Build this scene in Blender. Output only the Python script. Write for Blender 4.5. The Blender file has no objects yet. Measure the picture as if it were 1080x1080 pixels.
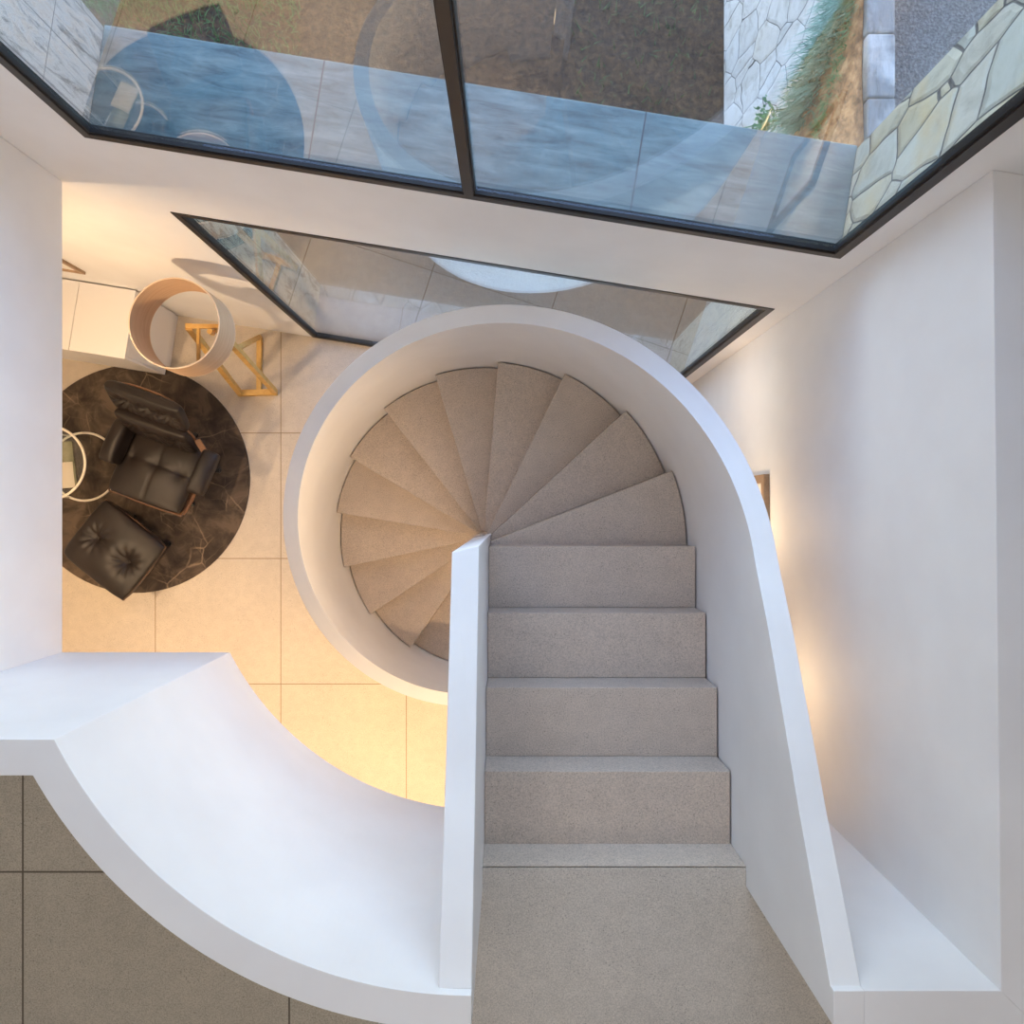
import bpy, bmesh, math, random
from mathutils import Vector, Matrix
random.seed(7)
SC = bpy.context.scene
COL = SC.collection
PI = math.pi
F = 758.0          # focal length in pixels of the 1080 frame
CAMZ = 5.75
ZU = 3.06          # upper floor
ZC = 2.57          # underside of the slab
ZG = 3.79          # top of the parapets
C = Vector((-.163, -.17))   # axis of the spiral
RS = 0.18          # riser

# ------------------------------------------------------------------ helpers
def at(px, py, z):
    d = CAMZ - z
    return Vector(((px - 540) * d / F, (540 - py) * d / F, z))

def props(o, label=None, cat=None, group=None, kind=None):
    if label: o['label'] = label
    if cat: o['category'] = cat
    if group: o['group'] = group
    if kind: o['kind'] = kind
    return o

def thing(name, label, cat, loc=(0, 0, 0), rz=0, group=None, kind=None):
    o = bpy.data.objects.new(name, None)
    o.empty_display_size = .1
    COL.objects.link(o)
    o.location = loc
    o.rotation_euler = (0, 0, rz)
    return props(o, label, cat, group, kind)

def link(name, bm, m, parent=None, smooth=False, bevel=0, seg=2):
    bmesh.ops.recalc_face_normals(bm, faces=bm.faces)
    me = bpy.data.meshes.new(name)
    bm.to_mesh(me); bm.free()
    if smooth:
        for p in me.polygons: p.use_smooth = True
    me.materials.append(m)
    o = bpy.data.objects.new(name, me)
    COL.objects.link(o)
    if parent: o.parent = parent
    if bevel:
        b = o.modifiers.new('bevel', 'BEVEL')
        b.width = bevel; b.segments = seg; b.limit_method = 'ANGLE'; b.angle_limit = math.radians(40)
        b.harden_normals = False
    return o

def box(bm, x0, x1, y0, y1, z0, z1):
    v = [bm.verts.new(p) for p in ((x0,y0,z0),(x1,y0,z0),(x1,y1,z0),(x0,y1,z0),(x0,y0,z1),(x1,y0,z1),(x1,y1,z1),(x0,y1,z1))]
    for f in ((0,3,2,1),(4,5,6,7),(0,1,5,4),(1,2,6,5),(2,3,7,6),(3,0,4,7)):
        bm.faces.new([v[i] for i in f])
    return v

def prism(bm, poly, z0, z1):
    a = [bm.verts.new((p[0], p[1], z0)) for p in poly]
    b = [bm.verts.new((p[0], p[1], z1)) for p in poly]
    bm.faces.new(a[::-1]); bm.faces.new(b)
    n = len(poly)
    for i in range(n):
        j = (i + 1) % n
        bm.faces.new((a[i], a[j], b[j], b[i]))

def bar(bm, p, q, w, h=None, up=Vector((0, 0, 1))):
    p = Vector(p); q = Vector(q); h = h or w
    d = (q - p).normalized()
    if abs(d.dot(up)) > .95: up = Vector((0, 1, 0))
    s = d.cross(up).normalized() * w / 2
    u = s.cross(d).normalized() * h / 2
    vs = []
    for e in (p, q):
        vs += [bm.verts.new(e + a * s + b * u) for a, b in ((-1,-1),(1,-1),(1,1),(-1,1))]
    for f in ((0,1,2,3),(7,6,5,4),(0,4,5,1),(1,5,6,2),(2,6,7,3),(3,7,4,0)):
        bm.faces.new([vs[i] for i in f])

def cyl(bm, x, y, z0, z1, r, r2=None, n=32):
    r2 = r if r2 is None else r2
    a = [bm.verts.new((x + r*math.cos(2*PI*i/n), y + r*math.sin(2*PI*i/n), z0)) for i in range(n)]
    b = [bm.verts.new((x + r2*math.cos(2*PI*i/n), y + r2*math.sin(2*PI*i/n), z1)) for i in range(n)]
    bm.faces.new(a[::-1]); bm.faces.new(b)
    for i in range(n):
        j = (i+1) % n
        bm.faces.new((a[i], a[j], b[j], b[i]))

def torus(bm, c, R, r, n=64, m=10):
    rows = []
    for i in range(n):
        a = 2*PI*i/n
        rows.append([bm.verts.new((c[0]+(R+r*math.cos(2*PI*j/m))*math.cos(a), c[1]+(R+r*math.cos(2*PI*j/m))*math.sin(a), c[2]+r*math.sin(2*PI*j/m))) for j in range(m)])
    for i in range(n):
        for j in range(m):
            bm.faces.new((rows[i][j], rows[(i+1)%n][j], rows[(i+1)%n][(j+1)%m], rows[i][(j+1)%m]))

def ring(bm, c, Ro, Ri, z0, z1, n=96):
    rows = []
    for i in range(n):
        a = 2*PI*i/n; ca, sa = math.cos(a), math.sin(a)
        rows.append([bm.verts.new((c[0]+R*ca, c[1]+R*sa, z)) for R, z in ((Ro,z0),(Ro,z1),(Ri,z1),(Ri,z0))])
    for i in range(n):
        for j in range(4):
            bm.faces.new((rows[i][j], rows[(i+1)%n][j], rows[(i+1)%n][(j+1)%4], rows[i][(j+1)%4]))

def sweep(bm, st):
    """stations of (inner xy, outer xy, z bottom, z top) -> solid wall"""
    rows = []
    for a, b, z0, z1 in st:
        rows.append([bm.verts.new((a[0],a[1],z0)), bm.verts.new((b[0],b[1],z0)), bm.verts.new((b[0],b[1],z1)), bm.verts.new((a[0],a[1],z1))])
    for r, s in zip(rows, rows[1:]):
        for j in range(4):
            bm.faces.new((r[j], s[j], s[(j+1)%4], r[(j+1)%4]))
    bm.faces.new(rows[0]); bm.faces.new(rows[-1][::-1])

def pillow(bm, w, d, h, tufts=(), M=Matrix(), n=36, dip=.05, sig=.05, crown=.35, rows=(), colsx=()):
    """upholstered cushion: rounded rectangle, crowned top, buttoned dimples with pulled creases"""
    top, bot = [], []
    for i in range(n+1):
        ra, rb = [], []
        for j in range(n+1):
            u = -1 + 2*i/n; v = -1 + 2*j/n
            u = math.copysign(1-(1-abs(u))**1.6, u); v = math.copysign(1-(1-abs(v))**1.6, v)
            # squircle plan
            k = .10
            x = u*(1 - k*v**4*.5)*w/2; y = v*(1 - k*u**4*.5)*d/2
            e = max(abs(u), abs(v))
            prof = (1-abs(u)**6)**.5 * (1-abs(v)**6)**.5
            z = h/2*(1-crown)*prof**.5*(1 if e < 1 else 0) + h/2*crown*(1-u*u)*(1-v*v)
            for (tx, ty) in tufts:
                dx, dy = x-tx, y-ty
                r = math.hypot(dx, dy)
                g = math.exp(-(r/sig)**1.2)
                cr = .30*math.cos(11*math.atan2(dy, dx)+tx*40)*math.exp(-((r-sig*.8)/sig)**2)
                z -= (dip*g + dip*.35*cr) * prof
            for rx in colsx:
                z -= dip*.3*math.exp(-((x-rx)/(sig*.2))**2)*prof
            for ry in rows:
                z -= dip*.35*math.exp(-((y-ry)/(sig*.25))**2)*prof
            ra.append(bm.verts.new(M @ Vector((x, y, z))))
            if 0 < i < n and 0 < j < n:
                rb.append(bm.verts.new(M @ Vector((x, y, -h/2*prof**.5))))
            else:
                rb.append(None)
        top.append(ra); bot.append(rb)
    for i in range(n+1):
        for j in range(n+1):
            if bot[i][j] is None: bot[i][j] = top[i][j]
    for i in range(n):
        for j in range(n):
            bm.faces.new((top[i][j], top[i+1][j], top[i+1][j+1], top[i][j+1]))
            q = [bot[i][j], bot[i][j+1], bot[i+1][j+1], bot[i+1][j]]
            if len(set(q)) > 2 and not all(b is t for b, t in zip(q, (top[i][j], top[i][j+1], top[i+1][j+1], top[i+1][j]))):
                try: bm.faces.new(q)
                except ValueError: pass

# ------------------------------------------------------------------ materials
class NT:
    def __init__(s, name):
        s.m = bpy.data.materials.new(name); s.m.use_nodes = True
        s.t = s.m.node_tree; s.t.nodes.clear()
        s.out = s.n('ShaderNodeOutputMaterial')
    def n(s, typ, **kw):
        o = s.t.nodes.new(typ)
        for k, v in kw.items(): setattr(o, k, v)
        return o
    def l(s, a, b): s.t.links.new(a, b)
    def set(s, sock, v):
        if hasattr(v, 'links') or isinstance(v, bpy.types.NodeSocket): s.l(v, sock)
        else: sock.default_value = v
    def math(s, op, a, b=None, clamp=False):
        o = s.n('ShaderNodeMath', operation=op, use_clamp=clamp)
        s.set(o.inputs[0], a)
        if b is not None: s.set(o.inputs[1], b)
        return o.outputs[0]
    def obj(s, scale=(1,1,1), rot=(0,0,0)):
        tc = s.n('ShaderNodeTexCoord'); mp = s.n('ShaderNodeMapping')
        mp.inputs['Scale'].default_value = scale; mp.inputs['Rotation'].default_value = rot
        s.l(tc.outputs['Object'], mp.inputs['Vector'])
        return mp.outputs['Vector']
    def noise(s, vec, scale, detail=4, rough=.55, dist=0):
        o = s.n('ShaderNodeTexNoise'); s.l(vec, o.inputs['Vector'])
        o.inputs['Scale'].default_value = scale; o.inputs['Detail'].default_value = detail
        o.inputs['Roughness'].default_value = rough; o.inputs['Distortion'].default_value = dist
        return o.outputs['Fac']
    def vor(s, vec, scale, feature='F1', rand=1):
        o = s.n('ShaderNodeTexVoronoi', feature=feature); s.l(vec, o.inputs['Vector'])
        o.inputs['Scale'].default_value = scale; o.inputs['Randomness'].default_value = rand
        return o
    def ramp(s, fac, stops):
        o = s.n('ShaderNodeValToRGB'); s.l(fac, o.inputs['Fac'])
        el = o.color_ramp.elements
        while len(el) < len(stops): el.new(.5)
        for e, (p, c) in zip(el, stops): e.position = p; e.color = (*c, 1) if len(c) == 3 else c
        return o.outputs['Color']
    def mix(s, fac, a, b, blend='MIX'):
        o = s.n('ShaderNodeMix', data_type='RGBA', blend_type=blend)
        s.set(o.inputs[0], fac)
        for sock, v in ((o.inputs[6], a), (o.inputs[7], b)):
            if isinstance(v, tuple): sock.default_value = (*v, 1)
            else: s.l(v, sock)
        return o.outputs[2]
    def bsdf(s, color, rough=.5, bump=None, bstr=.2, bdist=.01, **kw):
        p = s.n('ShaderNodeBsdfPrincipled')
        if isinstance(color, tuple): p.inputs['Base Color'].default_value = (*color, 1)
        else: s.l(color, p.inputs['Base Color'])
        s.set(p.inputs['Roughness'], rough)
        for k, v in kw.items(): p.inputs[k].default_value = v
        if bump is not None:
            b = s.n('ShaderNodeBump'); b.inputs['Strength'].default_value = bstr; b.inputs['Distance'].default_value = bdist
            s.l(bump, b.inputs['Height']); s.l(b.outputs[0], p.inputs['Normal'])
        s.l(p.outputs[0], s.out.inputs['Surface'])
        return s.m

def m_plaster():
    t = NT('white_plaster'); v = t.obj()
    c = t.ramp(t.noise(v, 3, 3), [(.3, (.80,.785,.78)), (.7, (.85,.84,.835))])
    return t.bsdf(c, .55, t.noise(v, 60, 5), .05, .004)

def lines(t, axis_out, x0, per, half):
    f = t.math('FRACT', t.math('DIVIDE', t.math('SUBTRACT', axis_out, x0 - per*50), per))
    d = t.math('ABSOLUTE', t.math('SUBTRACT', f, .5))          # .5 at a joint
    return t.math('GREATER_THAN', d, .5 - half/per)

def m_stone(name, base, jx=None, jy=None, per=1.0, joint=(.12,.095,.07), half=.0035, spec=.4):
    t = NT(name); v = t.obj()
    big = t.noise(v, 2.2, 5, .6)
    mid = t.noise(v, 16, 4, .6)
    fine = t.noise(v, 180, 3, .7)
    b = Vector(base)
    c = t.ramp(big, [(.38, tuple(b*.84)), (.62, tuple(b*1.12))])
    c = t.mix(.5, c, t.ramp(mid, [(.38, tuple(b*.82)), (.62, tuple(b*1.14))]))
    c = t.mix(.55, c, t.ramp(fine, [(.36, tuple(b*.6)), (.5, tuple(b)), (.64, tuple(b*1.3))]))
    pit = t.vor(v, 75); pm = t.math('LESS_THAN', pit.outputs['Distance'], t.math('MULTIPLY', t.noise(v, 40, 2), .34))
    pm = t.math('MULTIPLY', pm, t.math('GREATER_THAN', t.noise(v, 9, 2), .5))
    c = t.mix(t.math('MULTIPLY', pm, .6), c, tuple(b*.42))
    if jx is not None or jy is not None:
        tc = t.n('ShaderNodeTexCoord'); sp = t.n('ShaderNodeSeparateXYZ'); t.l(tc.outputs['Object'], sp.inputs[0])
        j = None
        if jx is not None: j = lines(t, sp.outputs[0], jx, per, half)
        if jy is not None:
            k = lines(t, sp.outputs[1], jy, per, half)
            j = k if j is None else t.math('MAXIMUM', j, k)
        c = t.mix(j, c, joint)
    return t.bsdf(c, .5, fine, .15, .003, **{'Specular IOR Level': spec})

def m_glass():
    t = NT('window_glass')
    g = t.n('ShaderNodeNewGeometry')
    dp = t.n('ShaderNodeVectorMath', operation='DOT_PRODUCT')
    t.l(g.outputs['Normal'], dp.inputs[0]); t.l(g.outputs['Incoming'], dp.inputs[1])
    c = t.math('ABSOLUTE', dp.outputs['Value'])
    k = t.math('POWER', t.math('SUBTRACT', 1.0, c, True), 5.0)
    r1 = t.math('ADD', t.math('MULTIPLY', k, .957), .043)      # Schlick, one surface
    fr = t.math('DIVIDE', t.math('MULTIPLY', r1, 2.0), t.math('ADD', r1, 1.0))   # a double glazed sheet
    tr = t.n('ShaderNodeBsdfTransparent'); tr.inputs[0].default_value = (.93,.97,.975,1)
    gl = t.n('ShaderNodeBsdfGlossy'); gl.inputs['Roughness'].default_value = 0.0; gl.inputs[0].default_value = (.96,.97,.97,1)
    mx = t.n('ShaderNodeMixShader'); t.l(fr, mx.inputs[0]); t.l(tr.outputs[0], mx.inputs[1]); t.l(gl.outputs[0], mx.inputs[2])
    t.l(mx.outputs[0], t.out.inputs['Surface'])
    return t.m

def m_marble():     # blue grey ledge slabs, streaked along the facade
    t = NT('blue_grey_marble'); v = t.obj((2.0, 11, 11), (0, 0, .06))
    n = t.noise(v, 2.2, 9, .72, .5)
    c = t.ramp(n, [(.36, (.06,.105,.115)), (.45, (.10,.165,.175)), (.53, (.13,.205,.21)), (.64, (.19,.27,.27))])
    st = t.noise(t.obj((4, 70, 70), (0, 0, .06)), 1.6, 6, .7, .5)
    c = t.mix(t.ramp(st, [(.58, (0,0,0)), (.67, (.5,.5,.5))]), c, (.04,.06,.07))
    tc = t.n('ShaderNodeTexCoord'); sp = t.n('ShaderNodeSeparateXYZ'); t.l(tc.outputs['Object'], sp.inputs[0])
    c = t.mix(lines(t, sp.outputs[0], .259, 1.22, .003), c, (.05,.06,.07))
    return t.bsdf(c, .45)

def m_clad(name, tint):      # sawn stone cladding in upright tiles with slanting veins
    t = NT(name); v = t.obj((1, 9, 2.2), (.35, 0, 0))
    n = t.noise(v, 2.2, 8, .7, 1.2)
    b = Vector(tint)
    c = t.ramp(n, [(.38, tuple(b*.16)), (.44, tuple(b*.62)), (.50, tuple(b)), (.57, (b.x*1.08, b.y*.93, b.z*.82)), (.66, tuple(b*.5))])
    tc = t.n('ShaderNodeTexCoord'); sp = t.n('ShaderNodeSeparateXYZ'); t.l(tc.outputs['Object'], sp.inputs[0])
    j = t.math('MAXIMUM', lines(t, sp.outputs[1], .235, .165, .002), lines(t, sp.outputs[2], 3.32, .42, .002))
    c = t.mix(j, c, (.07,.07,.07))
    return t.bsdf(c, .6, n, .3, .01)

def m_crazy(name, scale, cols, width=.035, rot=(0,0,0), stretch=(1,1,1), bump=.5, stain=(.5,.5,.48)):   # irregular rubble stones with dark joints
    t = NT(name); v = t.obj(stretch, rot)
    w = t.n('ShaderNodeVectorMath', operation='ADD')
    nz = t.n('ShaderNodeTexNoise'); t.l(v, nz.inputs['Vector']); nz.inputs['Scale'].default_value = 5
    sc = t.n('ShaderNodeVectorMath', operation='SCALE'); t.l(nz.outputs['Color'], sc.inputs[0]); sc.inputs['Scale'].default_value = .05
    t.l(v, w.inputs[0]); t.l(sc.outputs[0], w.inputs[1])
    e = t.vor(w.outputs[0], scale, 'DISTANCE_TO_EDGE').outputs['Distance']
    cc = t.vor(w.outputs[0], scale, 'F1').outputs['Color']
    sp = t.n('ShaderNodeSeparateColor'); t.l(cc, sp.inputs[0])
    c = t.ramp(sp.outputs[0], [(i/(len(cols)-1), x) for i, x in enumerate(cols)])
    n = t.noise(t.obj((3,1,1)), 9, 6, .65, .8)
    c = t.mix(.75, c, t.ramp(n, [(.3,(.45,.42,.36)), (.5,(.9,.9,.88)), (.75,(1,1,1))]), 'MULTIPLY')
    c = t.mix(t.ramp(t.noise(t.obj(), 3.2, 5, .6), [(.5,(0,0,0)), (.64,(.7,.7,.7))]), c, stain)
    c = t.mix(t.math('LESS_THAN', e, width), c, (.02,.024,.025))
    h = t.math('ADD', t.math('MINIMUM', t.math('MULTIPLY', e, 4), .35), t.math('MULTIPLY', n, .35))
    return t.bsdf(c, .75, h, bump, .03)

def m_noise(name, stops, scale, rough=.8, detail=6, bstr=.3, bdist=.01, stretch=(1,1,1), dist=0, **kw):
    t = NT(name); v = t.obj(stretch)
    n = t.noise(v, scale, detail, .65, dist)
    return t.bsdf(t.ramp(n, stops), rough, n, bstr, bdist, **kw)

def m_plain(name, col, rough=.5, **kw):
    return NT(name).bsdf(col, rough, **kw)

def m_rug():
    t = NT('rug_pile'); v = t.obj()
    n = t.noise(v, 5, 7, .65, .8)
    c = t.ramp(n, [(.36, (.024,.015,.010)), (.5, (.055,.037,.025)), (.62, (.105,.073,.050))])
    w = t.n('ShaderNodeVectorMath', operation='ADD')
    nz = t.n('ShaderNodeTexNoise'); t.l(v, nz.inputs['Vector']); nz.inputs['Scale'].default_value = 3; nz.inputs['Detail'].default_value = 5
    sc = t.n('ShaderNodeVectorMath', operation='SCALE'); t.l(nz.outputs['Color'], sc.inputs[0]); sc.inputs['Scale'].default_value = .10
    t.l(v, w.inputs[0]); t.l(sc.outputs[0], w.inputs[1])
    for s, wd, st in ((2.4, .007, .5), (5.0, .008, .22)):
        e = t.vor(w.outputs[0], s, 'DISTANCE_TO_EDGE').outputs['Distance']
        mk = t.ramp(e, [(0, (st,)*3), (wd*2.2, (0,0,0))])
        mk = t.math('MULTIPLY', mk, t.ramp(t.noise(v, 3.5, 3), [(.45,(0,0,0)), (.62,(1,1,1))]))
        c = t.mix(mk, c, (.36,.26,.17))
    return t.bsdf(c, .85, t.noise(v, 260, 2), .4, .004)

def m_wood(name, a, b, scale=(2,2,40), rough=.5):
    t = NT(name); v = t.obj(scale)
    n = t.noise(v, 2.5, 5, .6, .6)
    return t.bsdf(t.ramp(n, [(.3, a), (.7, b)]), rough, n, .08, .003)

def m_leather():
    t = NT('dark_leather'); v = t.obj()
    c = t.ramp(t.noise(v, 5, 5), [(.38, (.009,.0055,.0048)), (.62, (.020,.013,.011))])
    return t.bsdf(c, .46, t.vor(v, 190).outputs['Distance'], .12, .002, **{'Specular IOR Level': .4})

def m_emit(name, col, s):
    t = NT(name); e = t.n('ShaderNodeEmission'); e.inputs[0].default_value = (*col, 1); e.inputs[1].default_value = s
    t.l(e.outputs[0], t.out.inputs['Surface']); return t.m

PL = m_plaster()
BASE = (.56, .465, .38)
ST = m_stone('beige_stone_step', BASE)
FL = m_stone('lower_floor_tiles', (.52,.445,.36), jx=-.8455, jy=-.372, per=1.004, joint=(.25,.18,.11))
FU = m_stone('upper_floor_tiles', (.47,.415,.335), jx=-.834, jy=-1.347, per=.997)
LD = m_stone('landing_slab_stone', (.56,.51,.445))
GL = m_glass()
MB_ = m_marble()
CLAD = m_clad('sawn_stone_cladding', (.42,.41,.40))
CLADG = m_clad('pale_green_stone_cladding', (.42,.45,.38))
RUB = m_crazy('rubble_stone_cladding', 6.6, [(.40,.43,.38),(.50,.50,.42),(.45,.40,.25),(.46,.49,.49),(.54,.48,.32)], .017, stretch=(1,1,.6), bump=.9, stain=(.50,.38,.17))
CRZ = m_crazy('pale_crazy_stone', 4.9, [(.56,.56,.54),(.62,.61,.58),(.54,.55,.54),(.60,.57,.51)], .010, stretch=(1,1,.75))
KRB = m_crazy('kerb_stone', 3.0, [(.20,.22,.20),(.27,.28,.25),(.23,.25,.23)], .018, stretch=(.5,1,.5))
SOIL = m_noise('orange_brown_soil', [(.38,(.16,.075,.025)),(.5,(.40,.20,.08)),(.62,(.56,.33,.15))], 14, stretch=(2,1,1), bstr=.6, bdist=.03)
GRND = m_noise('dark_soil', [(.36,(.016,.009,.004)),(.52,(.058,.031,.012)),(.66,(.115,.064,.027))], 22, bstr=.6, bdist=.03)
GRAV = m_noise('grey_gravel', [(.38,(.025,.026,.026)),(.5,(.07,.071,.071)),(.62,(.16,.16,.158))], 70, detail=3, bstr=.9, bdist=.02)
TERR = m_stone('grey_terrace_tile', (.34,.32,.30), jx=-1.12, per=1.2)
FRM = m_plain('dark_bronze_metal', (.020,.016,.015), .42)
BLK = m_plain('black_seal', (.008,.008,.009), .5)
VEN = m_wood('ash_veneer', (.46,.29,.17), (.58,.39,.25), (1.5,1.5,60))
VENE = m_plain('pale_veneer_edge', (.72,.55,.40), .5)
OAK = m_wood('golden_oak', (.50,.28,.07), (.66,.41,.13), (6,6,6))
WAL = m_wood('walnut_frame_wood', (.30,.19,.11), (.42,.28,.17), (10,10,10))
PLY = m_wood('rosewood_plywood', (.12,.05,.022), (.22,.10,.045), (4,30,4), .4)
LEA = m_leather()
PIP = m_plain('brown_piping', (.10,.045,.022), .5)
ALU = m_plain('dark_cast_metal', (.05,.05,.05), .35, **{'Metallic': .9})
RUG = m_rug()
CREAM = m_plain('cream_lacquered_metal', (.78,.70,.58), .35)
WHT = m_plain('white_lacquer', (.80,.775,.76), .35)
CANV = m_plain('pale_canvas', (.86,.82,.76), .8)
GRS = m_noise('blue_green_blades', [(.38,(.03,.14,.07)),(.5,(.09,.27,.16)),(.62,(.24,.44,.32))], 9, .6)
GRY = m_noise('straw_green_blades', [(.36,(.06,.19,.06)),(.5,(.13,.30,.11)),(.64,(.30,.42,.20))], 9, .6)
LAWN = m_noise('dark_lawn', [(.36,(.02,.075,.02)),(.52,(.05,.15,.04)),(.66,(.12,.24,.08))], 12, .6)
IVY = m_noise('bright_green_leaf', [(.3,(.02,.12,.02)),(.7,(.07,.26,.05))], 30, .45)
PAGE = m_plain('cream_paper', (.46,.41,.32), .6)
COVR = m_noise('olive_cover', [(.35,(.10,.105,.055)),(.65,(.19,.185,.11))], 9, .45)
LAMPW = m_emit('warm_lamp_lens', (1,.72,.42), 5)
FILLN = m_emit('neutral_fill_diffuser', (1,.95,.91), 1.2)  # glowing face of the fill lights added upstairs

# ------------------------------------------------------------------ facade frame of reference
ang = math.radians(-9.12)
TT = Vector((math.cos(ang), math.sin(ang)))          # along the facade
NN = Vector((-TT.y, TT.x))                            # outwards
P0 = NN * 1.13
def fw(s, w, z=0): 
    p = P0 + TT*s + NN*w
    return Vector((p.x, p.y, z))
def fac(o):
    o.location = (P0.x, P0.y, 0); o.rotation_euler = (0, 0, ang); return o
S0, S1 = -1.797, 1.061     # both openings
XL, XR = -4.3, 3.9         # outer room limits
YB = -4.2
ZT = 6.3

def facade_y(x): return (1.13 - NN.x*x)/NN.y

# ---- facade wall (white inside leaf) and stone outer leaf
def leaf(name, m, w0, w1, label, z_low=0):
    bm = bmesh.new()
    sL, sR = -4.6, 4.3
    box(bm, sL, S0, w0, w1, z_low, ZT)
    box(bm, S1, sR, w0, w1, z_low, ZT)
    box(bm, S0, S1, w0, w1, 2.40, ZU+.005 if w0 < .05 else ZU-.03)
    box(bm, S0, S1, w0, w1, 5.62, ZT)
    o = fac(link(name, bm, m)); props(o, label, 'wall', kind='structure'); return o
leaf('wall_facade', PL, 0, .035, 'white plastered window wall with two stacked openings')

def outer(name, m, s0, s1, z0, z1, label):
    bm = bmesh.new(); box(bm, s0, s1, .0351, .42, z0, z1)
    o = fac(link(name, bm, m)); props(o, label, 'wall', kind='structure'); return o
outer('wall_outer_left', CLAD, -4.6, S0, ZU-.03, ZT, 'grey sawn stone reveal left of the upper window')
outer('wall_outer_right', RUB, S1, 4.3, ZU-.03, ZT, 'pale rubble stone reveal right of the upper window')
outer('wall_outer_left_low', CLADG, -4.6, S0, -.1, ZU-.0301, 'pale green stone reveal left of the lower window')
outer('wall_outer_right_low', CLADG, S1, 4.3, -.1, ZU-.0301, 'pale veined stone reveal right of the lower window')
outer('wall_outer_lintel', CLADG, S0, S1, 2.40, ZU-.0301, 'stone band between the lower and upper windows')
outer('wall_outer_head', CLADG, S0, S1, 5.62, ZT, 'stone band above the upper window')
bm = bmesh.new(); box(bm, S0+.001, S1-.001, .0352, .43, ZU-.03, ZU)
props(fac(link('trim_1', bm, MB_, bevel=.004)), 'blue grey marble ledge outside the upper window', 'ledge', kind='structure')
bm = bmesh.new(); box(bm, S0, S1, .0352, .335, -.1, .0)
props(fac(link('trim_2', bm, TERR)), 'grey tiled ledge outside the lower window', 'ledge', kind='structure')
bm = bmesh.new(); box(bm, S0+.001, S1-.001, .3352, .425, -.1, .005)
props(fac(link('trim_3', bm, m_crazy('edging_stone', 6.5, [(.20,.22,.20),(.27,.28,.25),(.23,.25,.23)], .012))), 'narrow stone edging beyond the lower window ledge', 'edging', kind='structure')

# ---- windows
def window(name, z0, z1, mull, label):
    t = thing(name, label, 'window', (P0.x, P0.y, 0), ang, kind='structure')
    def frame_bars(bm, i, w0, w1, b):
        a, c = S0+i, S1-i
        box(bm, a, a+b, w0, w1, z0+i, z1-i); box(bm, c-b, c, w0, w1, z0+i, z1-i)
        box(bm, a+b, c-b, w0, w1, z0+i, z0+i+b); box(bm, a+b, c-b, w0, w1, z1-i-b, z1-i)
    bm = bmesh.new(); frame_bars(bm, .001, -.004, .0345, .034)
    link('window_frame', bm, FRM, t, bevel=.002)
    bm = bmesh.new(); frame_bars(bm, .0352, .003, .031, .009)
    link('glazing_bead', bm, BLK, t)
    es = [S0+.0442] + ([mull-.024, mull+.024] if mull is not None else []) + [S1-.0442]
    for k in range(0, len(es), 2):
        bm = bmesh.new(); box(bm, es[k]+.0005, es[k+1]-.0005, .017, .025, z0+.0445, z1-.0445)
        link('window_pane', bm, GL, t)
    if mull is not None:
        bm = bmesh.new(); box(bm, mull-.018, mull+.018, -.006, .04, z0+.035, z1-.035)
        link('mullion', bm, FRM, t, bevel=.002)
        bm = bmesh.new()
        box(bm, mull+.0182, mull+.0238, .003, .031, z0+.0444, z1-.0444); box(bm, mull-.0238, mull-.0182, .003, .031, z0+.0444, z1-.0444)
        link('glazing_bead', bm, BLK, t)
window('window_1', ZU+.006, 5.62, -.342, 'upper full-width window in dark bronze frame with one mullion')
window('window_2', .001, 2.40, None, 'lower single-pane window in dark bronze frame behind the spiral stair')

# ------------------------------------------------------------------ room shell
bm = bmesh.new(); box(bm, XL, XR, YB, 2.0, -.12, 0)
# trim the floor along the facade
geom = bm.verts[:] + bm.edges[:] + bm.faces[:]
bmesh.ops.bisect_plane(bm, geom=geom, plane_co=(P0.x, P0.y, 0), plane_no=(NN.x, NN.y, 0), clear_outer=True)
bmesh.ops.holes_fill(bm, edges=bm.edges)
props(link('floor', bm, FL), 'warm beige stone tiled floor of the lower room', 'floor', kind='structure')

XOG = .9612
AC = Vector((-.111, -.0427)); AR = 1.276; TH = .098
def arc_pts(R, a0, a1, n):
    return [(AC.x + R*math.cos(math.radians(a0+(a1-a0)*i/n)), AC.y + R*math.sin(math.radians(a0+(a1-a0)*i/n))) for i in range(n+1)]
# arc runs from the corner (-1.249,-.6206) round to (-.111,-1.319)
a_in = math.degrees(math.atan2(-.6206-AC.y, -1.249-AC.x)) % 360
XW = lambda y: 1.311 + (.93-y)*(.023/2.236)       # right void face
XLW = -1.991
h = TH/2
def slab(z0, z1, m, name, label, kind='structure', inset=h):
    poly = [(XL, facade_y(XL)-.001), (XL, YB), (-.165 if name.startswith('floor') else 2.2, YB)]
    return poly
# upper floor slab: U-shaped round the void (edge hidden inside the parapets)
arc_h = arc_pts(AR+h, math.degrees(math.asin((-.6206-h-AC.y)/(AR+h))) % 360, 0, 1)
a_h = 180 - math.degrees(math.asin((-.6206-h-AC.y)/(AR+h)))
left = [(XLW-h, facade_y(XLW-h)-.002), (XLW-h, -.6206-h)] + arc_pts(AR+h, a_h, 252.81, 40)
poly = [(XL, facade_y(XL)-.002), *left, (-.5025, YB), (XL, YB)]
bm = bmesh.new(); prism(bm, poly[::-1], ZC, ZU)
props(link('floor_upper', bm, FU), 'grey beige stone tiled floor behind the curved parapet', 'floor', kind='structure')
bm = bmesh.new(); prism(bm, [(-.5, YB), (1.9, YB), (1.9, -1.4045), (.876, -1.4045), (.876, -1.331), (-.1105, -1.331), (-.1105, -1.372), (-.5, -1.312)], ZC, ZU)
props(link('floor_landing', bm, LD), 'single beige stone landing slab at the top of the stairs', 'floor', kind='structure')
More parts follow.
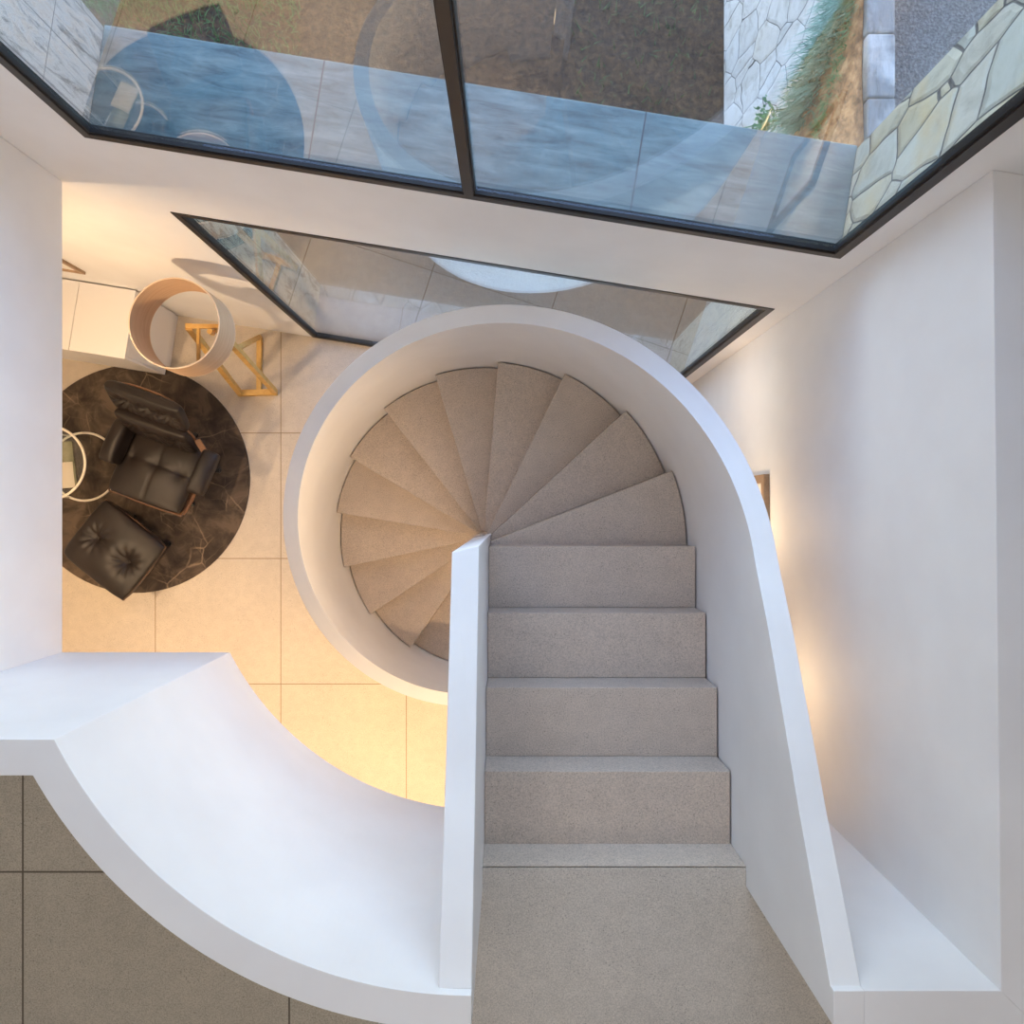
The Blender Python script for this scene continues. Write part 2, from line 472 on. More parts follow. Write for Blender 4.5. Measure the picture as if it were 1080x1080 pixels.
bm = bmesh.new(); prism(bm, [(1.903, YB), (XR, YB), (XR, facade_y(XR)-.002), (XW(0)+h, facade_y(XW(0)+h)-.002), (XW(-1.306)+h, -1.4043), (1.903, -1.4043)], ZC, ZU)
props(link('floor_right', bm, FU), 'stone floor behind the right hand parapet', 'floor', kind='structure')

# parapets
bm = bmesh.new(); prism(bm, [(XLW, facade_y(XLW)-.001), (XLW-TH, facade_y(XLW-TH)-.001), (XLW-TH, -.6206-TH), (XLW, -.6206-TH)], ZC-.002, ZG)
props(link('wall_left', bm, PL, bevel=.0015), 'white parapet edge left of the void beside the lounge', 'parapet', kind='structure')
a_o = 180 - math.degrees(math.asin((-.719-AC.y)/(AR+TH)))
ain = arc_pts(AR, a_in, 270, 64); aout = arc_pts(AR+TH, a_o, 270, 64)
st = [((XLW+.0005, -.6206), (XLW+.0005, -.719), ZC-.002, ZG)] + [(a, b, ZC-.002, ZG) for a, b in zip(ain, aout)]
bm = bmesh.new(); sweep(bm, st)
o = link('wall_curved', bm, PL, bevel=.0015); props(o, 'white quarter-round parapet sweeping round the void at lower left', 'parapet', kind='structure')
bm = bmesh.new(); prism(bm, [(XW(-1.306), -1.306), (XW(-1.306)+TH, -1.306-TH), (XW(.95)+TH, facade_y(XW(.95)+TH)-.001), (XW(.95), facade_y(XW(.95))-.001)], 0.001, ZG)
props(link('wall_right', bm, PL, bevel=.0015), 'tall white wall right of the spiral stair with flat coping', 'wall', kind='structure')
bm = bmesh.new(); prism(bm, [(XOG, -1.306), (XOG, -1.306-TH), (XW(-1.306)+TH, -1.306-TH), (XW(-1.306), -1.306)], ZC-.002, ZG)
props(link('wall_landing', bm, PL, bevel=.0015), 'low white parapet right of the landing', 'parapet', kind='structure')

# enclosing walls and ceiling
SKY = (-1.7, 1.25, -1.5, .75)
def wallbox(name, x0, x1, y0, y1, z0, z1, label):
    bm = bmesh.new(); box(bm, x0, x1, y0, y1, z0, z1)
    props(link(name, bm, PL), label, 'wall', kind='structure')
wallbox('wall_back_lower', XL, XR, YB-.1, YB, 0, ZC, 'white back wall of the lower room')
wallbox('wall_side_left', XL-.1, XL, YB-.1, 1.9, 0, ZT, 'white outer wall on the far left')
wallbox('wall_side_right', XR, XR+.1, YB-.1, .55, 0, ZT, 'white outer wall on the far right')
bm = bmesh.new()
box(bm, XL, XR, YB-.1, YB, ZC, ZT)
props(link('wall_back', bm, PL), 'white back wall of the upper floor', 'wall', kind='structure')
bm = bmesh.new()
pl = [(XL, YB-.1), (XR, YB-.1), (XR, facade_y(XR)+.05), (XL, facade_y(XL)+.05)]
prism(bm, pl, ZT, ZT+.12)
props(link('ceiling', bm, PL), 'white ceiling above the stairwell', 'ceiling', kind='structure')

# ------------------------------------------------------------------ spiral staircase
stair = thing('spiral_staircase', 'white spiral staircase with beige stone steps winding down from the landing', 'staircase')
NY = lambda k: -.163 - .291*(4-k)
NZ = lambda k: ZU - RS*k
AN = lambda k: 21.3 + 21.35*(k-5)
XI, XO = -.1095, .8705
bm = bmesh.new(); box(bm, XI, XO+.005, -1.3255, NY(0), 2.74, ZU)
link('nosing', bm, ST, stair, bevel=.003)
for k in range(1, 5):
    bm = bmesh.new()
    prism(bm, [(XI, NY(k-1)+.0006), (XO, NY(k-1)+.0006), (XO, NY(k)), (XI, NY(k))], NZ(k)-.24, NZ(k))
    link('tread', bm, ST, stair, bevel=.003)
RT = 1.034
for k in range(5, 17):
    a0, a1 = AN(k-1)+.04, AN(k)
    n = 12
    arc = [(C.x+RT*math.cos(math.radians(a0+(a1-a0)*i/n)), C.y+RT*math.sin(math.radians(a0+(a1-a0)*i/n))) for i in range(n+1)]
    inn = [(C.x+.058*math.cos(math.radians(a)), C.y+.058*math.sin(math.radians(a))) for a in (a1, (a0+a1)/2, a0)]
    bm = bmesh.new(); prism(bm, arc + inn, max(NZ(k)-.24, .001), NZ(k))
    link('tread', bm, ST, stair, bevel=.003)
bm = bmesh.new(); cyl(bm, C.x, C.y, .001, 2.05, .056)
link('newel_post', bm, ST, stair, smooth=False)
# outer balustrade
DY = [(-1.306,1.976),(-1.144,2.064),(-.925,2.19),(-.67,2.31),(-.388,2.45),(-.17,2.60)]
def dstr(y):
    for (y0,d0),(y1,d1) in zip(DY, DY[1:]):
        if y <= y1+1e-6: return d0+(d1-d0)*(y-y0)/(y1-y0)
    return DY[-1][1]
RI, RO = 1.0405, 1.125
st = [((XO+.0065, -1.404), (XO+.0905, -1.404), ZC-.002, ZG), ((XO+.0065, -1.3062), (XO+.0905, -1.3062), ZC-.002, ZG)]
n = 24
for i in range(n):
    y = -1.3055 + (1.1355)*i/n
    k = (y - NY(0))/.291
    # smooth rise of the rim
    d = 1.985 + (2.60-1.985)*((y+1.306)/1.136)
    d = .5*d + .5*dstr(y)
    st.append(((XO+.0065, y), (XO+.0905, y), NZ(k)-.40, CAMZ-d))
for i in range(131):
    a = 276*i/130
    k = 5+(a-21.3)/21.35
    d = 2.60 + .00818*a
    ca, sa = math.cos(math.radians(a)), math.sin(math.radians(a))
    st.append(((C.x+RI*ca, C.y+RI*sa), (C.x+RO*ca, C.y+RO*sa), max(NZ(k)-.40, .001), CAMZ-d))
bm = bmesh.new(); sweep(bm, st)
o = link('outer_balustrade', bm, PL, stair, bevel=.0015)
for p in o.data.polygons: p.use_smooth = True
o.data.set_sharp_from_angle(angle=math.radians(35))
# central balustrade
bm = bmesh.new()
XC0, XC1 = -.2035, -.111
pts = [(-1.3185, 1.985), (-.82, 2.19), (-.113, 2.43)]
rows = []
for y, d in pts:
    yl = y if y < -.2 else y-.022
    k = (y - NY(0))/.291
    zb = NZ(k)-.40
    rows.append([bm.verts.new((XC0, yl, zb)), bm.verts.new((XC1, y, zb)), bm.verts.new((XC1, y, CAMZ-d)), bm.verts.new((XC0, yl, CAMZ-d))])
for r, s in zip(rows, rows[1:]):
    for j in range(4): bm.faces.new((r[j], s[j], s[(j+1)%4], r[(j+1)%4]))
bm.faces.new(rows[0]); bm.faces.new(rows[-1][::-1])
link('central_balustrade', bm, PL, stair, bevel=.004)

# ------------------------------------------------------------------ lounge group
rugc = (-3.006, .265)
bm = bmesh.new(); cyl(bm, rugc[0], rugc[1], 0.0005, .012, .912, n=96)
o = link('rug', bm, RUG, bevel=.003); props(o, 'round dark brown rug with pale cracked veins under the lounge chair', 'rug')
ZR = .0125

def make_chair():
    t = thing('lounge_chair', 'dark leather lounge chair with rosewood shells on the round rug', 'chair', (-2.64, .305, ZR), math.radians(-20))
    T = Matrix.Translation; R = Matrix.Rotation
    # base
    bm = bmesh.new()
    for i in range(5):
        a = 2*PI*i/5 + .3
        p = Vector((math.cos(a), math.sin(a), 0))
        bar(bm, p*.03+Vector((0,.04,.09)), p*.30+Vector((0,.04,.022)), .03, .02)
        cyl(bm, p.x*.29, p.y*.29+.04, 0, .016, .02, n=16)
    cyl(bm, 0, .04, .06, .235, .028, n=20)
    cyl(bm, 0, .04, .22, .25, .10, n=24)
    link('star_base', bm, ALU, t, bevel=.003)
    def shell(name, w, d, M, curve=.05, th=.014):
        bm = bmesh.new(); n = 16
        g = [[[None]*(n+1) for _ in range(n+1)] for _ in range(2)]
        for s in range(2):
            for i in range(n+1):
                for j in range(n+1):
                    u = -1+2*i/n; v = -1+2*j/n
                    x = u*w/2*(1-.06*v**4); y = v*d/2*(1-.10*u**4)
                    z = curve*(abs(u)**2.6) - (th if s else 0)
                    g[s][i][j] = bm.verts.new(M @ Vector((x, y, z)))
        for i in range(n):
            for j in range(n):
                bm.faces.new((g[0][i][j], g[0][i+1][j], g[0][i+1][j+1], g[0][i][j+1]))
                bm.faces.new((g[1][i][j], g[1][i][j+1], g[1][i+1][j+1], g[1][i+1][j]))
        for i in range(n):
            for (a, b) in (((i,0),(i+1,0)), ((i,n),(i+1,n)), ((0,i),(0,i+1)), ((n,i),(n,i+1))):
                bm.faces.new((g[0][a[0]][a[1]], g[0][b[0]][b[1]], g[1][b[0]][b[1]], g[1][a[0]][a[1]]))
        return link(name, bm, PLY, t, smooth=True)
    seatM = T((0, -.005, .30)) @ R(math.radians(-9), 4, 'X')
    shell('seat_shell', .63, .545, seatM)
    bm = bmesh.new(); pillow(bm, .575, .525, .15, ((-.19,.03),(.19,.03),(0,.03)), seatM @ T((0,0,.085)), dip=.024, sig=.045, rows=(.03,), colsx=(0,), n=60)
    sc = link('seat_cushion', bm, LEA, t, smooth=True)
    bm = bmesh.new()
    for sx in (-1, 1): bar(bm, seatM @ Vector((sx*.287,-.262,.055)), seatM @ Vector((sx*.287,.25,.055)), .008, .008)
    bar(bm, seatM @ Vector((-.285,-.264,.055)), seatM @ Vector((.285,-.264,.055)), .008, .008)
    link('seat_piping', bm, PIP, sc)
    tilt = math.radians(70)
    bM = T((-.01, .345, .55)) @ R(tilt, 4, 'X')
    shell('back_shell', .55, .27, bM @ T((0,0,-.005)), .03)
    bm = bmesh.new(); pillow(bm, .55, .30, .12, ((-.17,0),(0,0),(.17,0)), bM @ T((0,0,.065)), dip=.06, sig=.05, crown=.5, n=60)
    link('back_cushion', bm, LEA, t, smooth=True)
    hM = T((-.02, .487, .765)) @ R(math.radians(62), 4, 'X')
    shell('headrest_shell', .51, .22, hM @ T((0,0,-.005)), .03)
    bm = bmesh.new(); pillow(bm, .555, .275, .125, ((-.15,-.02),(.0,-.02),(.15,-.02)), hM @ T((0,0,.06)), dip=.09, sig=.055, crown=.5, n=60)
    link('headrest_cushion', bm, LEA, t, smooth=True)
    for sx in (-1, 1):
        bm = bmesh.new()
        M = T((.035+sx*.335, .115, .49)) @ R(math.radians(-8), 4, 'X') @ R(sx*math.radians(10), 4, 'Y')
        pillow(bm, .125, .335, .15, (), M, n=24, crown=.22)
        link('armrest', bm, LEA, t, smooth=True)
        bm = bmesh.new()
        bar(bm, (.035+sx*.345, .20, .44), (.0+sx*.27, .33, .55), .045, .012)
        link('arm_bracket', bm, PLY, t, bevel=.003)
    return t
make_chair()

def make_ottoman():
    t = thing('ottoman', 'square dark leather ottoman with two buttons in front of the lounge chair', 'ottoman', (-2.985, -.285, ZR), math.radians(-38.5))
    T = Matrix.Translation
    bm = bmesh.new()
    for i in range(4):
        a = PI/4 + i*PI/2; p = Vector((math.cos(a), math.sin(a), 0))
        bar(bm, p*.03+Vector((0,0,.08)), p*.26+Vector((0,0,.022)), .03, .02)
        cyl(bm, p.x*.25, p.y*.25, 0, .016, .018, n=16)
    cyl(bm, 0, 0, .06, .235, .026, n=20)
    link('star_base', bm, ALU, t, bevel=.003)
    bm = bmesh.new(); 
    n = 12
    for s in (0,):
        box(bm, -.24, .24, -.205, .205, .235, .262)
    link('ottoman_shell', bm, PLY, t, bevel=.012)
    bm = bmesh.new(); pillow(bm, .60, .535, .17, ((-.145,0),(.145,0)), T((0,0,.335)), dip=.075, sig=.06, crown=.45, n=72)
    oc = link('ottoman_cushion', bm, LEA, t, smooth=True)
    bm = bmesh.new()
    c = [Vector((x, y, .337)) for x, y in ((-.287,-.255),(.287,-.255),(.287,.255),(-.287,.255))]
    m = [Vector((0,-.272,.337)), Vector((.304,0,.337)), Vector((0,.272,.337)), Vector((-.304,0,.337))]
    for i in range(4):
        bar(bm, c[i], m[i], .009, .009); bar(bm, m[i], c[(i+1)%4], .009, .009)
    link('ottoman_piping', bm, PIP, oc)
    for x in (-.145, .145):
        bm = bmesh.new(); cyl(bm, x, 0, .34, .352, .009, n=14)
        link('button', bm, LEA, oc)
    return t
make_ottoman()

# ring side table with a magazine
rt = thing('side_table', 'round side table of two cream hoops beside the lounge chair', 'table', (-3.408, .361, ZR))
bm = bmesh.new(); torus(bm, (0,0,.455), .27, .0095); link('top_hoop', bm, CREAM, rt, smooth=True)
bm = bmesh.new(); torus(bm, (0,0,.0096), .27, .0095); link('base_hoop', bm, CREAM, rt, smooth=True)
bm = bmesh.new(); cyl(bm, 0, 0, .447, .455, .262, n=64); link('glass_top', bm, GL, rt)
for a in (115, 180, 245):
    bm = bmesh.new(); cyl(bm, .27*math.cos(math.radians(a)), .27*math.sin(math.radians(a)), .01, .455, .006, n=12); link('post', bm, CREAM, rt)
mg = thing('magazine', 'folded olive and cream magazine lying on the hoop side table', 'magazine', (-3.27, .345, ZR+.456), math.radians(6))
def leafsheet(name, m, x0, x1, y0, y1, z0, amp, nx=14, th=.004):
    bm = bmesh.new(); g = []
    for i in range(nx+1):
        u = i/nx; x = x0+(x1-x0)*u; z = z0+amp*math.sin(PI*u)
        g.append([bm.verts.new((x,y0,z)), bm.verts.new((x,y1,z)), bm.verts.new((x,y1,z+th)), bm.verts.new((x,y0,z+th))])
    for r, s in zip(g, g[1:]):
        for j in range(4): bm.faces.new((r[j], s[j], s[(j+1)%4], r[(j+1)%4]))
    bm.faces.new(g[0]); bm.faces.new(g[-1][::-1])
    link(name, bm, m, mg, smooth=False)
leafsheet('pages', PAGE, -.10, .045, -.17, .02, 0, .02, th=.006)
leafsheet('cover', COVR, -.07, .055, .021, .17, 0, .025, th=.005)
leafsheet('back_cover', COVR, .046, .058, -.17, .0195, 0, .004, 4, .004)

# floor lamp: golden timber trestle carrying a veneer hoop shade
LX, LY = -1.88, 1.05
fl = thing('floor_lamp', 'floor lamp with large pale veneer hoop shade on golden wood frame', 'lamp', (-2.0, .95, 0))
off = Vector((-2.0, .95, 0))
q = lambda v: Vector(v) - off
bm = bmesh.new(); ring(bm, q((LX, LY, 0)), .254, .248, 1.53, 1.75)
o = link('lamp_shade', bm, VEN, fl); 
for p in o.data.polygons: p.use_smooth = True
o.data.set_sharp_from_angle(angle=math.radians(40))
for z0, z1 in ((1.5255, 1.5295), (1.7505, 1.7545)):
    bm = bmesh.new(); ring(bm, q((LX, LY, 0)), .2545, .2475, z0, z1); link('shade_rim', bm, VENE, o)
A = Vector((-1.893,1.087,1.545)); B = Vector((-1.726,1.08,1.545)); G = Vector((-2.167,.945,.025)); Fp = Vector((-1.885,.955,.025))
D = Vector((-2.013,1.395,.018)); E_ = Vector((-2.015,.95,.018))
best = min((i/200 for i in range(201)), key=lambda tt: abs(540 + (Fp.lerp(B, tt)).x*F/(CAMZ-(Fp.lerp(B, tt)).z) - 249))
Cc = Fp.lerp(B, best)
for nm, p1, p2, w in (('leg', G, A, .038), ('leg', Fp, B, .038), ('base_rail', G-Vector((.012,0,0)), Fp+Vector((.012,0,0)), .048), ('base_rail', D, E_, .038), ('strut', D, Cc, .034),
                      ('shade_rail', A-Vector((.012,0,0)), Vector((LX+.246,1.085,1.545)), .024), ('shade_rail', Vector((-1.834,1.087,1.545)), Vector((-1.834,LY-.243,1.545)), .018)):
    bm = bmesh.new(); bar(bm, q(p1), q(p2), w); link(nm, bm, OAK, fl, bevel=.002)
bm = bmesh.new(); cyl(bm, *q((-1.757,1.05,0))[:2], 1.53, 1.575, .016, n=16); link('lamp_socket', bm, OAK, fl)

# wall cabinets (two low white units)
cols = (('white low cabinet unit under the wall picture, right of the joint', -3.262, -2.864), ('white low cabinet unit left of the joint, half hidden by the parapet', -3.664, -3.266))
for lab, s0, s1 in cols:
    b = fw((s0+s1)/2, -.26)
    t = thing('cabinet', lab, 'cabinet', (b.x, b.y, 0), ang, 'low white cabinet units')
    W = (s1-s0)/2
    bm = bmesh.new(); box(bm, -W+.02, W-.02, -.16, .25, .0005, .10); link('plinth', bm, WHT, t)
    bm = bmesh.new(); box(bm, -W, W, -.218, .25, .10, .66); link('body', bm, WHT, t, bevel=.002)
    bm = bmesh.new(); box(bm, -W+.001, W-.001, -.238, -.219, .102, .658); link('door', bm, WHT, t, bevel=.002)
    bm = bmesh.new(); box(bm, -W, W, -.238, .25, .661, .69); link('cabinet_top', bm, WHT, t, bevel=.002)

def picture(t, s0, s1, z0, z1, wd, dp, m, matm):
    """local x along the wall, y out into the room"""
    bm = bmesh.new()
    box(bm, s0, s0+wd, 0.001, dp, z0, z1); box(bm, s1-wd, s1, 0.001, dp, z0, z1)
    box(bm, s0+wd, s1-wd, 0.001, dp, z0, z0+wd); box(bm, s0+wd, s1-wd, 0.001, dp, z1-wd, z1)
    link('picture_frame', bm, m, t)
    bm = bmesh.new(); box(bm, s0+wd+.0005, s1-wd-.0005, 0.001, dp*.4, z0+wd+.0005, z1-wd-.0005)
    link('canvas', bm, matm, t)
b = fw(-3.058, 0)
t = thing('picture', 'wood framed picture on the window wall above the white cabinets', 'picture', (b.x, b.y, .96), ang+PI)
picture(t, 0, .62, 0, .78, .022, .02, WAL, CANV)
t = thing('picture', 'wood framed picture on the right wall behind the stair balustrade', 'picture', (XW(.19)-.0, .194, 1.42), PI/2+.0103)
picture(t, -.5, 0, 0, .65, .042, .03, WAL, CANV)

# ------------------------------------------------------------------ outdoors
bm = bmesh.new(); box(bm, -9, 2.0765, 0, 9, -.14, -.03)
geom = bm.verts[:] + bm.edges[:] + bm.faces[:]
bmesh.ops.bisect_plane(bm, geom=geom, plane_co=(P0.x+NN.x*.4255, P0.y+NN.y*.4255, 0), plane_no=(NN.x, NN.y, 0), clear_inner=True)
bmesh.ops.holes_fill(bm, edges=bm.edges)
props(link('ground', bm, GRND), 'dark soil ground outside below the windows', 'ground', kind='structure')

def blades(bm, n, area, L, w, lean=Vector((0,0,0)), droop=.3, spread=.5, rng=random):
    for _ in range(n):
        p = area(rng)
        a = rng.uniform(0, 2*PI); l = L*rng.uniform(.6, 1.15)
        d = Vector((math.cos(a)*spread*rng.random(), math.sin(a)*spread*rng.random(), 1)) + lean*rng.uniform(.5, 1.3)
        d.normalize()
        s = Vector((-math.sin(a), math.cos(a), 0))*w/2
        pts = []
        v = d.copy(); x = p.copy()
        for k in range(4):
            pts.append(x.copy()); x = x + v*(l/3); v = (v + Vector((lean.x*.35, lean.y*.35, -droop))).normalized()
        prev = None
        for k, pt in enumerate(pts):
            f = 1-k/3
            if k < 3:
                cur = (bm.verts.new(pt - s*f), bm.verts.new(pt + s*f))
                if prev: bm.faces.new((prev[0], prev[1], cur[1], cur[0]))
                prev = cur
            else:
                tip = bm.verts.new(pt); bm.faces.new((prev[0], prev[1], tip))
bm = bmesh.new()
def la(r):
    return Vector((r.uniform(-4.2, -1.7) if r.random() < .93 else r.uniform(.5, 1.6), r.uniform(2.9, 4.9) if r.random() < .6 else r.uniform(4.0, 5.2), -.03))
blades(bm, 9000, la, .10, .008, spread=1.1, droop=.35)
props(link('lawn', bm, LAWN), 'dark green grass growing outside beyond the ledge', 'grass', kind='stuff')

# retaining wall with planted bank
YS = [1.75, 2.2, 2.6, 3.1, 3.6, 4.2, 5.0]
def topx(y): return 1.735 + min(.27, max(0, (y-2.35))*.353)
def zb(y): return 1.05 + min(.6, max(-.1, (y-2.35)*.4))
ZB = 1.35
bm = bmesh.new(); rows = []
for y in YS:
    rows.append([bm.verts.new((1.705, y, -.0298)), bm.verts.new((topx(y), y, zb(y))), bm.verts.new((topx(y)+.02, y, zb(y))), bm.verts.new((topx(y)+.02, y, -.0298))])
for r, s in zip(rows, rows[1:]):
    for j in range(4): bm.faces.new((r[j], s[j], s[(j+1)%4], r[(j+1)%4]))
bm.faces.new(rows[0]); bm.faces.new(rows[-1][::-1])
props(link('retaining_wall', bm, CRZ), 'pale crazy-paved retaining wall outside to the right of the dark ground', 'wall')
bm = bmesh.new(); rows = []
for y in YS:
    x0 = topx(y)+.022; x1 = 2.072
    r = [bm.verts.new((x0, y, -.0297))]
    for i in range(7):
        u = i/6
        r.append(bm.verts.new((x0+(x1-x0)*u, y, zb(y)+.004+(1.50-zb(y))*u**.9 + .012*math.sin(7*y+5*u))))
    r.append(bm.verts.new((x1, y, -.0297)))
    rows.append(r)
for r, s in zip(rows, rows[1:]):
    for j in range(9): bm.faces.new((r[j], s[j], s[(j+1)%9], r[(j+1)%9]))
bm.faces.new(rows[0]); bm.faces.new(rows[-1][::-1])
props(link('soil_bank', bm, SOIL, smooth=True), 'orange brown soil bank between the retaining wall and the kerb', 'soil')
for (y0, y1) in ((1.9, 2.42), (2.425, 2.80), (2.805, 3.35), (3.355, 4.2)):
    bm = bmesh.new(); prism(bm, [(2.077, y0), (2.242, y0), (2.244, y1), (2.08, y1)], 1.2, 1.55+.0)
    lab = 'blue grey kerb stone between soil bank and gravel, ' + ('nearest the window ledge' if y0 == 1.9 else 'second from the window ledge' if y0 == 2.425 else 'third from the window ledge' if y0 == 2.805 else 'farthest from the window')
    props(link('kerb_stone', bm, m_crazy('blue_grey_kerb', 1.0, [(.17,.185,.19),(.22,.23,.23)], .0, bump=.6) if y0 == 1.9 else bpy.data.materials['blue_grey_kerb'], bevel=.015, seg=3), lab, 'kerb', 'kerb stones along the gravel')
bm = bmesh.new(); box(bm, 2.25, 6, 1.75, 6, -.14, 1.51); box(bm, 2.0768, 2.2498, 1.75, 6, -.14, 1.1995)
props(link('ground_gravel', bm, GRAV), 'grey gravel drive at the upper right beyond the kerb', 'gravel', kind='structure')
rg = random.Random(3)
for i in range(9):
    y = 2.52 + i*.105
    t = props(thing('fescue_clump', 'blue green grass clump hanging over the pale retaining wall', 'grass', (topx(y)+.03, y, zb(y)+.02), 0, 'overhanging grass clumps'))
    bm = bmesh.new()
    blades(bm, 200, lambda r: Vector((r.uniform(-.04,.06), r.uniform(-.07,.07), 0)), .30, .013, Vector((-.75,-.45,0)), .30, .7, rg)
    link('blades', bm, GRS, t)
for i in range(7):
    y = 2.38 + i*.11
    u = .42 + .02*i; x = topx(y)+.022 + u*(2.07-topx(y))
    t = thing('grass_tuft', 'thin straw green grass tuft on the soil bank', 'grass', (x, y, zb(y)+(1.5-zb(y))*u**.9), 0, 'grass tufts on the soil bank')
    bm = bmesh.new()
    blades(bm, 45, lambda r: Vector((r.uniform(-.02,.02), r.uniform(-.06,.06), 0)), .13, .009, Vector((-.5,-.5,0)), .3, .8, rg)
    link('blades', bm, GRY, t)
p = at(800, 92, 1.25)
t = thing('trailing_plant', 'bright green leafy plant trailing down the pale retaining wall', 'plant', (1.735, 2.53, 1.11))
bm = bmesh.new()
for i in range(5):
    bar(bm, (0,0,.03), (-.10-.03*i, -.10+.04*i, -.12-.03*i), .005)
link('stem', bm, IVY, t)
bm = bmesh.new()
for _ in range(170):
    c = Vector((-.09+rg.gauss(0,.035), rg.gauss(.0,.06), rg.gauss(-.03,.05)))
    u = Vector((rg.gauss(0,1), rg.gauss(0,1), rg.gauss(0,.4))).normalized(); v = u.cross(Vector((rg.gauss(0,.3), rg.gauss(0,.3), 1))).normalized()
    L = rg.uniform(.010,.020)
    bm.faces.new([bm.verts.new(c+u*L), bm.verts.new(c+v*L*.7), bm.verts.new(c-u*L), bm.verts.new(c-v*L*.7)])
link('leaves', bm, IVY, t)

# ------------------------------------------------------------------ lights
def area(name, loc, rot, size, power, col, sy=None, shape='DISK', spread=None):
    l = bpy.data.lights.new(name, 'AREA'); l.shape = shape if sy is None else 'RECTANGLE'; l.size = size
    if sy: l.size_y = sy
    l.energy = power; l.color = col
    if spread: l.spread = spread
    o = bpy.data.objects.new(name, l); COL.objects.link(o); o.location = loc; o.rotation_euler = rot
    return o
WARM = (1, .71, .43)
def downlight(x, y, power, label, z=ZC, col=WARM, size=.10, spread=None):
    t = thing('recessed_downlight', label, 'lamp', (x, y, z), 0, 'recessed ceiling downlights')
    bm = bmesh.new(); ring(bm, (0,0,0), .062, .05, -.008, -.0005, 40); link('trim_ring', bm, WHT, t)
    bm = bmesh.new(); cyl(bm, 0, 0, -.003, -.0006, .049, n=32); link('lens', bm, LAMPW, t)
    o = area('downlight_beam', (0,0,-.012), (0,0,0), size, power, col, spread=spread); o.parent = t
FILL_SPOT = thing('fill_spot', 'added warm fill spot under the slab aimed at the window wall', 'lamp', (-2.46, .25, ZC), 0)  # added spot, only to brighten the lounge end of the window wall
bm = bmesh.new(); cyl(bm, 0, 0, -.012, -.0005, .05, n=24); link('spot_base', bm, WHT, FILL_SPOT)
bm = bmesh.new(); cyl(bm, 0, 0, -.10, -.0125, .03, n=24); link('spot_body', bm, WHT, FILL_SPOT)
o = area('spot_beam', (0,0,-.106), (math.radians(50), 0, ang), .06, 17, WARM, spread=math.radians(130)); o.parent = FILL_SPOT
LOW = [(-1.75,-2.2,17),(-2.6,-1.5,15),(-.5,-2.4,15),(-3.0,.55,8),(1.0,-2.0,30),(-3.4,-.6,13),(-1.0,-2.9,20)]
for x, y, p in LOW: downlight(x, y, p, 'small round warm downlight under the upper floor slab', spread=math.radians(125))
for px, py, z, d, p, lab in ((C.x+1.125*math.cos(math.radians(38)), C.y+1.125*math.sin(math.radians(38)), 1.80, 38, 1.5, 'added warm fill light outside the spiral balustrade, nearest the window'),
                     (C.x+1.125*math.cos(math.radians(4)), C.y+1.125*math.sin(math.radians(4)), 2.0, 4, 1.3, 'added warm fill light outside the spiral balustrade, level with the picture'),
                     (XO+.0905, -.78, 2.50, 0, .8, 'added warm fill light outside the balustrade of the straight flight')):
    t = thing('fill_wall_light', lab, 'lamp', (px, py, z), math.radians(d), 'added fill lights outside the balustrade')  # added fixtures hidden below the rim, for the warm glow on the right wall
    bm = bmesh.new(); box(bm, .003, .02, -.04, .04, -.04, .04); link('back_plate', bm, WHT, t, bevel=.003)
    bm = bmesh.new(); box(bm, .0205, .027, -.034, .034, -.034, .034); link('diffuser', bm, LAMPW, t, bevel=.002)
    o = area('fill_wall_glow', (.031, 0, 0), (0, -PI/2, 0), .07, p, WARM, sy=.07); o.parent = t
UP = [(-1.5,-2.5,2),(.5,-2.5,3),(2.3,-1.2,1.5),(-2.8,-.4,1.5),(-.7,-.75,2.5),(.6,-.75,2.5),(-.9,.3,2.5)]  # added overhead fill out of view, lifting the stairs and landing
for x, y, p in UP:
    t = thing('fill_ceiling_light', 'added round fill light on the ceiling above the stairwell', 'lamp', (x, y, ZT), 0, 'added ceiling fill lights')
    bm = bmesh.new(); ring(bm, (0,0,0), .30, .27, -.05, -.0005, 48); link('rim', bm, WHT, t)
    bm = bmesh.new(); cyl(bm, 0, 0, -.03, -.0006, .269, n=40); link('diffuser', bm, FILLN, t)
    o = area('fill_ceiling_glow', (0,0,-.055), (0,0,0), .52, p*1.5, (1,.92,.85)); o.parent = t
t = thing('fill_wall_light', 'added warm fill light hidden under the rim of the central stair wall', 'lamp', (-.2045, -.27, 1.98))  # added hidden fill that warms the inside of the spiral
bm = bmesh.new(); box(bm, -.02, 0, -.03, .03, -.08, .08); link('back_plate', bm, WHT, t, bevel=.003)
bm = bmesh.new(); box(bm, -.028, -.0205, -.024, .024, -.07, .07); link('diffuser', bm, LAMPW, t, bevel=.003)
o = area('fill_wall_glow', (-.032, 0, 0), (0, PI/2, 0), .14, 9, WARM, sy=.05); o.parent = t
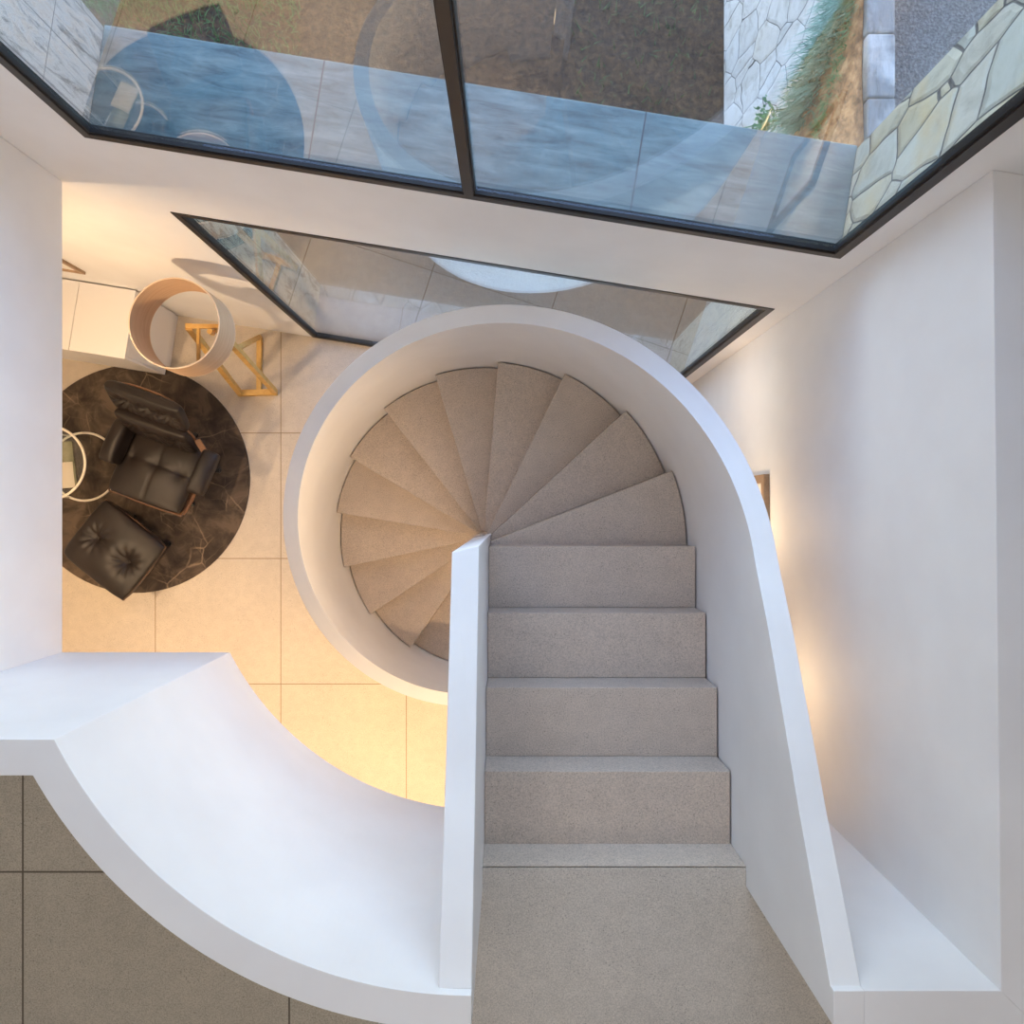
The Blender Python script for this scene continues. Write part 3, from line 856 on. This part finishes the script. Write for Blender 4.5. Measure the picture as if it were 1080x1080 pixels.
for loc, rz, L, p, lab in (((.1, YB+.001, 5.6), 0, 2.6, 46, 'added long fill light high on the back wall'), ((XL+.001, -1.2, 5.2), -PI/2, 2.2, 76, 'added long fill light high on the far left wall')):  # added out-of-view fill for the inner stair walls and right wall
    t = thing('fill_wall_light', lab, 'lamp', loc, rz)
    bm = bmesh.new(); box(bm, -L/2, L/2, .0, .05, -.22, .22); link('back_plate', bm, WHT, t, bevel=.004)
    bm = bmesh.new(); box(bm, -L/2+.02, L/2-.02, .0505, .07, -.2, .2); link('diffuser', bm, FILLN, t, bevel=.004)
    o = area('fill_wall_glow', (0, .075, 0), (PI/2-.38, 0, PI), L-.05, p, (1,.94,.90), sy=.38); o.parent = t
w = bpy.data.worlds.new('sky'); SC.world = w; w.use_nodes = True
nt = w.node_tree; nt.nodes.clear()
sk = nt.nodes.new('ShaderNodeTexSky'); sk.sky_type = 'NISHITA'; sk.sun_disc = False
sk.sun_elevation = math.radians(38); sk.sun_rotation = math.radians(200); sk.air_density = 1.0; sk.dust_density = 1.5
bg = nt.nodes.new('ShaderNodeBackground'); bg.inputs[1].default_value = 1.3
ow = nt.nodes.new('ShaderNodeOutputWorld')
mu = nt.nodes.new('ShaderNodeMix'); mu.data_type = 'RGBA'; mu.blend_type = 'MULTIPLY'; mu.inputs[0].default_value = 1; mu.inputs[7].default_value = (1.10,.96,.93,1)
nt.links.new(sk.outputs[0], mu.inputs[6]); nt.links.new(mu.outputs[2], bg.inputs[0]); nt.links.new(bg.outputs[0], ow.inputs[0])

# ------------------------------------------------------------------ camera
cd = bpy.data.cameras.new('camera'); cd.sensor_width = 36; cd.sensor_fit = 'HORIZONTAL'; cd.lens = 36*F/1080
cd.clip_start = .02
co = bpy.data.objects.new('camera', cd); COL.objects.link(co); co.location = (0, 0, CAMZ); co.rotation_euler = (0, 0, 0)
SC.camera = co
vs = SC.view_settings
vs.view_transform = 'Standard'; vs.look = 'None'; vs.gamma = 1; vs.use_curve_mapping = False; vs.exposure = .18
